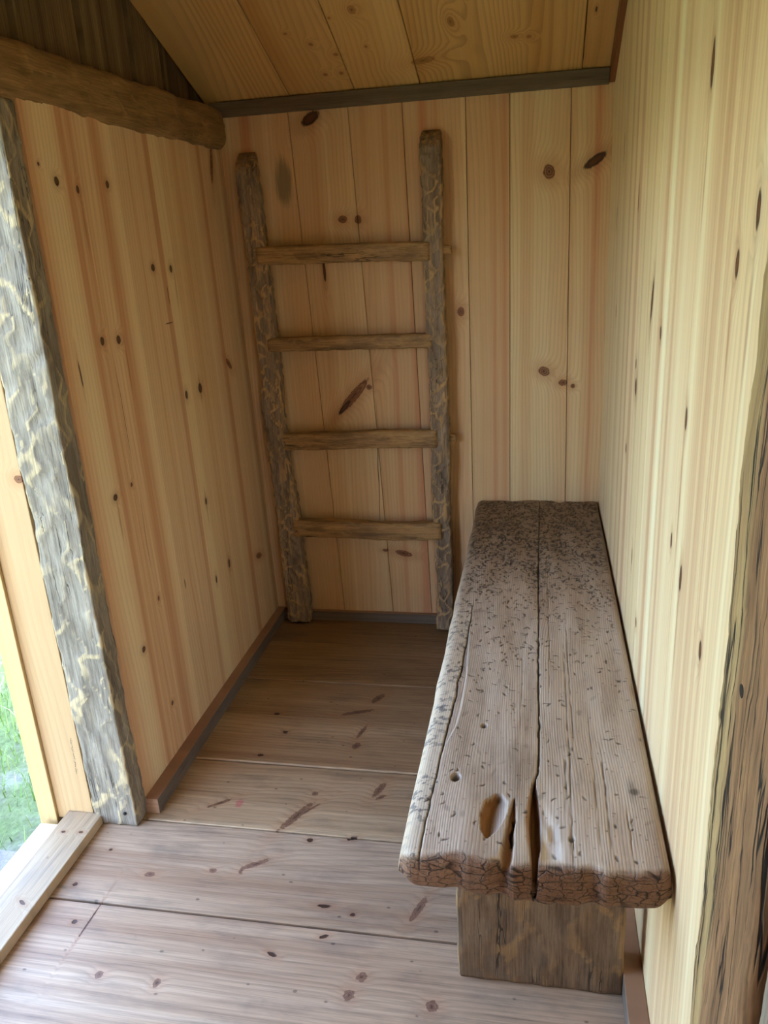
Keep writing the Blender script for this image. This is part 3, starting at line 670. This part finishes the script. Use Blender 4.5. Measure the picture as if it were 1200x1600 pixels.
    # peg holes
    for (hx, hy, r, dp) in ((-0.141, 1.200, 0.0085, 0.013), (-0.101, 1.368, 0.006, 0.010), (0.060, 1.07, 0.005, 0.004)):
        dd = np.hypot((X-hx), (Y-hy)*0.75)/r; k = sm(1.15, 0.7, dd); Z -= dp*k; mark = np.maximum(mark, k*0.8)
    # dark smear knot at right
    k = sm(1.2, 0.4, np.hypot((X-0.169)/0.010, (Y-1.195)/0.012)); mark = np.maximum(mark, 0.85*k)
    k = sm(1.2, 0.0, np.hypot((X-0.166)/0.010, (Y-1.20)/0.040)); mark = np.maximum(mark, 0.5*k)
    # long secondary checks
    for (xa, ya, yb, wdt, st) in ((0.062, 1.02, 1.75, 0.0010, .7), (0.055, 1.12, 1.33, 0.0018, .9), (0.122, 1.03, 1.34, 0.0011, .8), (0.105, 1.01, 1.45, 0.0007, .5), (-0.115, 1.0, 1.06, 0.0010, .7),
                                  (0.072, 1.30, 1.9, 0.0008, .6), (0.152, 1.03, 1.2, 0.0008, .5), (0.06, 1.0, 1.18, 0.001, .8), (-0.03, 1.35, 1.7, 0.0007, .4), (0.03, 1.5, 2.3, 0.0008, .55)):
        xx = xa+0.0007*vnoise(R, 60, yn)+0.0012*vnoise(R, 5, yn)*(yb-ya)
        env = sm(ya, ya+0.04, ys)*sm(yb, yb-0.08, ys)*np.clip(0.75+0.5*vnoise(R, 80, yn), 0, 1)
        k = sm(1.6, 0.5, np.abs(X-xx[:, None])/wdt)*env[:, None]; Z -= 0.0022*k; mark = np.maximum(mark, k*st)
    # pock marks: dense at the far end, thinning towards the front
    def stroke(px, py, ln, an, wdt, dep, st, bend):
        i0, i1 = np.searchsorted(xs, px-ln-.004), np.searchsorted(xs, px+ln+.004); j0, j1 = np.searchsorted(ys, py-ln-.004), np.searchsorted(ys, py+ln+.004)
        if i1 <= i0 or j1 <= j0: return
        xx = X[j0:j1, i0:i1]-px; yy = Y[j0:j1, i0:i1]-py
        a = xx*math.cos(an)+yy*math.sin(an); b = -xx*math.sin(an)+yy*math.cos(an)+bend*a*a/ln
        k = sm(1.3, 0.5, np.hypot(a/ln, b/wdt))
        Z[j0:j1, i0:i1] -= dep*k; mark[j0:j1, i0:i1] = np.maximum(mark[j0:j1, i0:i1], k*st)
    n = 0
    while n < 2500:
        px = R.uniform(X0+.01, X1-.008); py = R.uniform(1.03, Y1-.006)
        dens = 0.06 + 0.14*sm(1.35, 1.7, py) + 0.32*sm(1.7, 2.0, py) + 0.50*sm(2.0, 2.35, py)
        dens *= 1.0-0.45*sm(0.02, 0.14, px)*sm(2.5, 2.1, py)*0.6
        dens *= 0.55+0.9*(0.5+0.5*math.sin(px*31+py*11)*math.sin(py*17-px*9))
        if R.uniform() > dens: continue
        an = R.choice([R.normal(1.57, .5), R.normal(0.0, .5)], p=[.62, .38])
        ln = R.uniform(0.003, 0.0085)*(1.0+0.8*sm(1.8, 2.4, py)); stroke(px, py, ln, an, R.uniform(.0014, .0028)*(1+0.5*sm(1.8, 2.4, py)), R.uniform(.0010, .0024), R.uniform(.65, 1.0), R.uniform(-.6, .6)); n += 1
    for _ in range(420):
        stroke(R.uniform(X0+.02, X1-.01), R.uniform(1.02, 2.1), R.uniform(.0012, .0026), R.uniform(0, 3.1), R.uniform(.0009, .0016), .0008, R.uniform(.4, .9), 0)
    for _ in range(60):   # soft bruises and a brown scuff
        stroke(R.uniform(X0+.03, X1-.02), R.uniform(1.05, 2.2), R.uniform(.006, .014), R.normal(1.4, .6), R.uniform(.003, .006), .0004, R.uniform(.12, .3), 0)
    stroke(-0.15, 1.87, 0.03, 0.15, 0.007, 0.0, 0.30, 0.2); stroke(0.15, 1.80, 0.04, 0.2, 0.0015, .0006, .4, .1); stroke(0.12, 1.74, 0.02, 0.2, 0.002, .0008, .4, .5)
    # rounded arrises
    def arris(dist, r):
        t = np.clip(1-dist/r, 0, 1); return r*(1-np.sqrt(np.maximum(0, 1-t*t)))
    rl = 0.024+0.010*np.exp(-((Y-1.0)/0.12)**2)
    drop = arris(X-X0, 0.024)+arris(X1-X, 0.015)*1.0+arris(Y-Y0, 0.019)*(1+0.15*np.sin(X*30))+arris(Y1-Y, 0.006)
    zt = ZT+Z-drop
    # notch at the far edge
    zt -= 0.010*np.exp(-((X-0.075)/0.018)**2-((Y-Y1)/0.02)**2)
    # bottom edge profile along the front
    zb = np.interp(xs, [X0, X0+.004, -0.19, -0.11, -0.05, 0.03, 0.12, 0.185, X1-.006, X1], [0.470, 0.458, 0.447, 0.444, 0.440, 0.437, 0.441, 0.446, 0.455, 0.470]) + 0.0012*vnoise(R, 25, (xs-X0)/(X1-X0))
    ny, nx = X.shape
    # the front left corner is broken away a little and the front edge wanders
    yo = 0.0025*vnoise(R, 18, (xs-X0)/(X1-X0)) + 0.018*sm(-0.185, X0, xs)**2 + 0.006*sm(0.19, X1, xs)
    fall = np.exp(-(ys-Y0)/0.05)
    Yd = Y + yo[None, :]*fall[:, None]
    Xd = X + (0.0011*vnoise(R, 26, yn))[:, None]*np.exp(-(X-X0)/0.03)
    top = np.stack([Xd, Yd, zt], -1).reshape(-1, 3)
    # front face grid from the top sheet's first row down to the bottom edge
    K = 26; fr = []; fm = []
    for k in range(1, K+1):
        t = k/K
        zz = zt[0]*(1-t)+zb*t
        yb_ = Yd[0] - 0.003*math.sin(math.pi*t) + 0.007*max(0, t-0.75)**2*16*0.5
        crk = sm(1.4, .6, np.abs(xs-xc[0]-0.003*math.sin(t*9))/0.0022)
        fr.append(np.stack([Xd[0], yb_+0.012*crk, zz], -1)); fm.append(crk)
    fr = np.concatenate(fr); fm = np.concatenate(fm)
    bot = np.array([(x, Y1, z) for x, z in zip(xs, zb)])
    V = np.concatenate([top, fr, bot])
    F = []
    idx = np.arange(nx*ny).reshape(ny, nx)
    F.append(np.stack([idx[:-1, :-1], idx[:-1, 1:], idx[1:, 1:], idx[1:, :-1]], -1).reshape(-1, 4))
    fi = np.concatenate([idx[:1], (nx*ny+np.arange(K*nx)).reshape(K, nx)])
    F.append(np.stack([fi[1:, :-1], fi[1:, 1:], fi[:-1, 1:], fi[:-1, :-1]], -1).reshape(-1, 4))
    lastrow = fi[-1]; bi = nx*ny+K*nx+np.arange(nx)
    F.append(np.stack([bi[:-1], bi[1:], lastrow[1:], lastrow[:-1]], -1))
    F.append(np.stack([bi[1:], bi[:-1], idx[-1, :-1], idx[-1, 1:]], -1))
    faces = [tuple(map(int, f)) for f in np.concatenate(F)]
    # long sides: rounded below
    nv = len(V); extra = []; em_strip = []
    for c, sgn in ((0, -1), (nx-1, 1)):
        col = idx[:, c]; prev = col
        for (dz, ox) in ((0.3, 0.0015), (0.7, 0.001), (1.0, -0.006)):
            base = nv+len(extra)
            for j in range(ny):
                x, y, z = V[col[j]]; zbb = zb[c]-0.012
                extra.append((x+sgn*ox, y, z+(zbb-z)*dz)); em_strip.append(0.8 if c == 0 else 0.0)
            cur = np.arange(base, base+ny)
            for j in range(ny-1):
                q = (int(prev[j]), int(prev[j+1]), int(cur[j+1]), int(cur[j]))
                faces.append(q if sgn < 0 else q[::-1])
            prev = cur
    V = np.concatenate([V, np.array(extra)])
    n_ = len(V)
    me = bpy.data.meshes.new('bench_plank'); me.from_pydata(V.tolist(), [], faces); me.update()
    me.polygons.foreach_set('use_smooth', [True]*len(me.polygons))
    def setattr_(nm, tp, front, rest=0.0, ex=None):
        a = np.zeros(n_, dtype=np.float32); a[:nx*ny] = tp.reshape(-1); a[nx*ny:nx*ny+K*nx] = front
        if ex is not None: a[-len(ex):] = ex
        at = me.attributes.new(nm, 'FLOAT', 'POINT'); at.data.foreach_set('value', a)
    setattr_('mark', mark, fm); setattr_('fresh', np.clip(fresh, 0, 1), 0.0); setattr_('pale', np.clip(pale, 0, 1), 0.0)
    setattr_('strip', strip, 0.0, ex=np.array(em_strip)); 
    eg = sm(0.016, 0.004, Y-Y0-0.004*np.sin(X*40)); 
    setattr_('endgrain', eg, 1.0)
    me.transform(Matrix.Translation((0, -1.88, 0)))
    return link('seat_plank', me, m_bench, bench)
build_bench_top()
hewn('leg', 0.447, 0.326, 0.056, m_leg, bench, loc=(0.0105, 1.246-1.88, 0.0), seed=71, cell=(0.085, 0.16), amp=0.002, wob=0.0022, rad=0.006, n_side=26, step=0.009, rpow=3.0, taper=[(0, .965), (.35, .985), (.8, 1.0), (1, 1)])
hewn('leg', 0.447, 0.326, 0.056, m_leg, bench, loc=(0.0105, 2.52-1.88, 0.0), seed=74, cell=(0.085, 0.16), amp=0.002, wob=0.0022, rad=0.006, n_side=26, step=0.009, rpow=3.0, taper=[(0, .965), (.35, .985), (.8, 1.0), (1, 1)])

# ------------------------------------------------------------------ outside: ground, grass, doorstep
def ground_mat():
    g = G('lawn_soil', 0.9, 0.1)
    P = g.n('NewGeometry').outputs['Position']
    n1 = g.noise(P, 3.0, 6.0, 0.65); n2 = g.noise(P, 45.0, 4.0, 0.6)
    col = g.ramp(n1, [(0.35, (0.60, 0.58, 0.54)), (0.5, (0.50, 0.54, 0.38)), (0.7, (0.48, 0.56, 0.34))])
    col = g.mix(0.5, col, g.ramp(n2, [(0.3, (0.45, 0.45, 0.40)), (0.7, (1, 1, 1))]), 'MULTIPLY')
    return g.done(col, g.bump(n2, 0.6, 0.01))
GZ = -0.30
gm = pydata('ground', [(-25, -20, GZ), (25, -20, GZ), (25, 25, GZ), (-25, 25, GZ)], [(0, 1, 2, 3)])
struct(link('ground', gm, ground_mat()))
def grass():
    g = G('grass_blades', 0.5, 0.3)
    c = g.attr('shade'); col = g.ramp(c, [(0.0, (0.40, 0.54, 0.24)), (0.6, (0.58, 0.70, 0.36)), (1.0, (0.78, 0.82, 0.58))])
    m = g.done(col)
    R = np.random.default_rng(9); V = []; F = []; A = []
    n = 0
    while n < 16000:
        x = R.uniform(-4.2, -1.40); y = R.uniform(1.65, 4.8)
        bare = math.exp(-((x+1.66)/0.25)**2-((y-1.72)/0.35)**2)
        if R.uniform() < bare*0.85: continue
        if math.sin(x*9+y*4)*math.sin(y*7-x*3) < R.uniform(-1.6, 0.2): continue
        n += 1
        h = R.uniform(0.03, 0.10); a = R.uniform(0, 6.28); ln = R.uniform(0.1, 0.9)*h; w_ = R.uniform(.0012, .003)
        dx, dy = math.cos(a), math.sin(a); b = len(V)
        for t, ww in ((0, 1), (0.55, 0.8)):
            px, py, pz = x+dx*ln*t*t, y+dy*ln*t*t, GZ+h*t
            V += [(px-dy*w_*ww, py+dx*w_*ww, pz), (px+dy*w_*ww, py-dx*w_*ww, pz)]
        V.append((x+dx*ln, y+dy*ln, GZ+h*0.95)); F += [(b, b+1, b+3, b+2), (b+2, b+3, b+4)]
        A += [R.uniform(0, 1)]*5
    me = bpy.data.meshes.new('grass'); me.from_pydata(V, [], F); me.update()
    at = me.attributes.new('shade', 'FLOAT', 'POINT'); at.data.foreach_set('value', np.array(A, dtype=np.float32))
    o = link('grass', me, m); o['kind'] = 'stuff'; thing(o, 'green lawn grass outside the open doorway', 'grass')
grass()
def stone_mat():
    g = G('grey_stone', 0.8, 0.25)
    P = g.n('TexCoord').outputs['Object']
    n1 = g.noise(P, 14.0, 6.0, 0.65); n2 = g.noise(P, 120.0, 4.0, 0.6)
    col = g.ramp(n1, [(0.3, (0.42, 0.40, 0.42)), (0.7, (0.60, 0.57, 0.60))])
    col = g.mix(0.4, col, g.ramp(n2, [(0.3, (0.5, 0.5, 0.52)), (0.7, (1, 1, 1))]), 'MULTIPLY')
    return g.done(col, g.bump(n2, 0.6, 0.004))
st = box('doorstep', -1.85, -1.31, 0.55, 1.630, -0.31, -0.20, stone_mat(), bev=0.012, segs=3)
thing(st, 'flat grey stone doorstep outside the open doorway', 'doorstep')
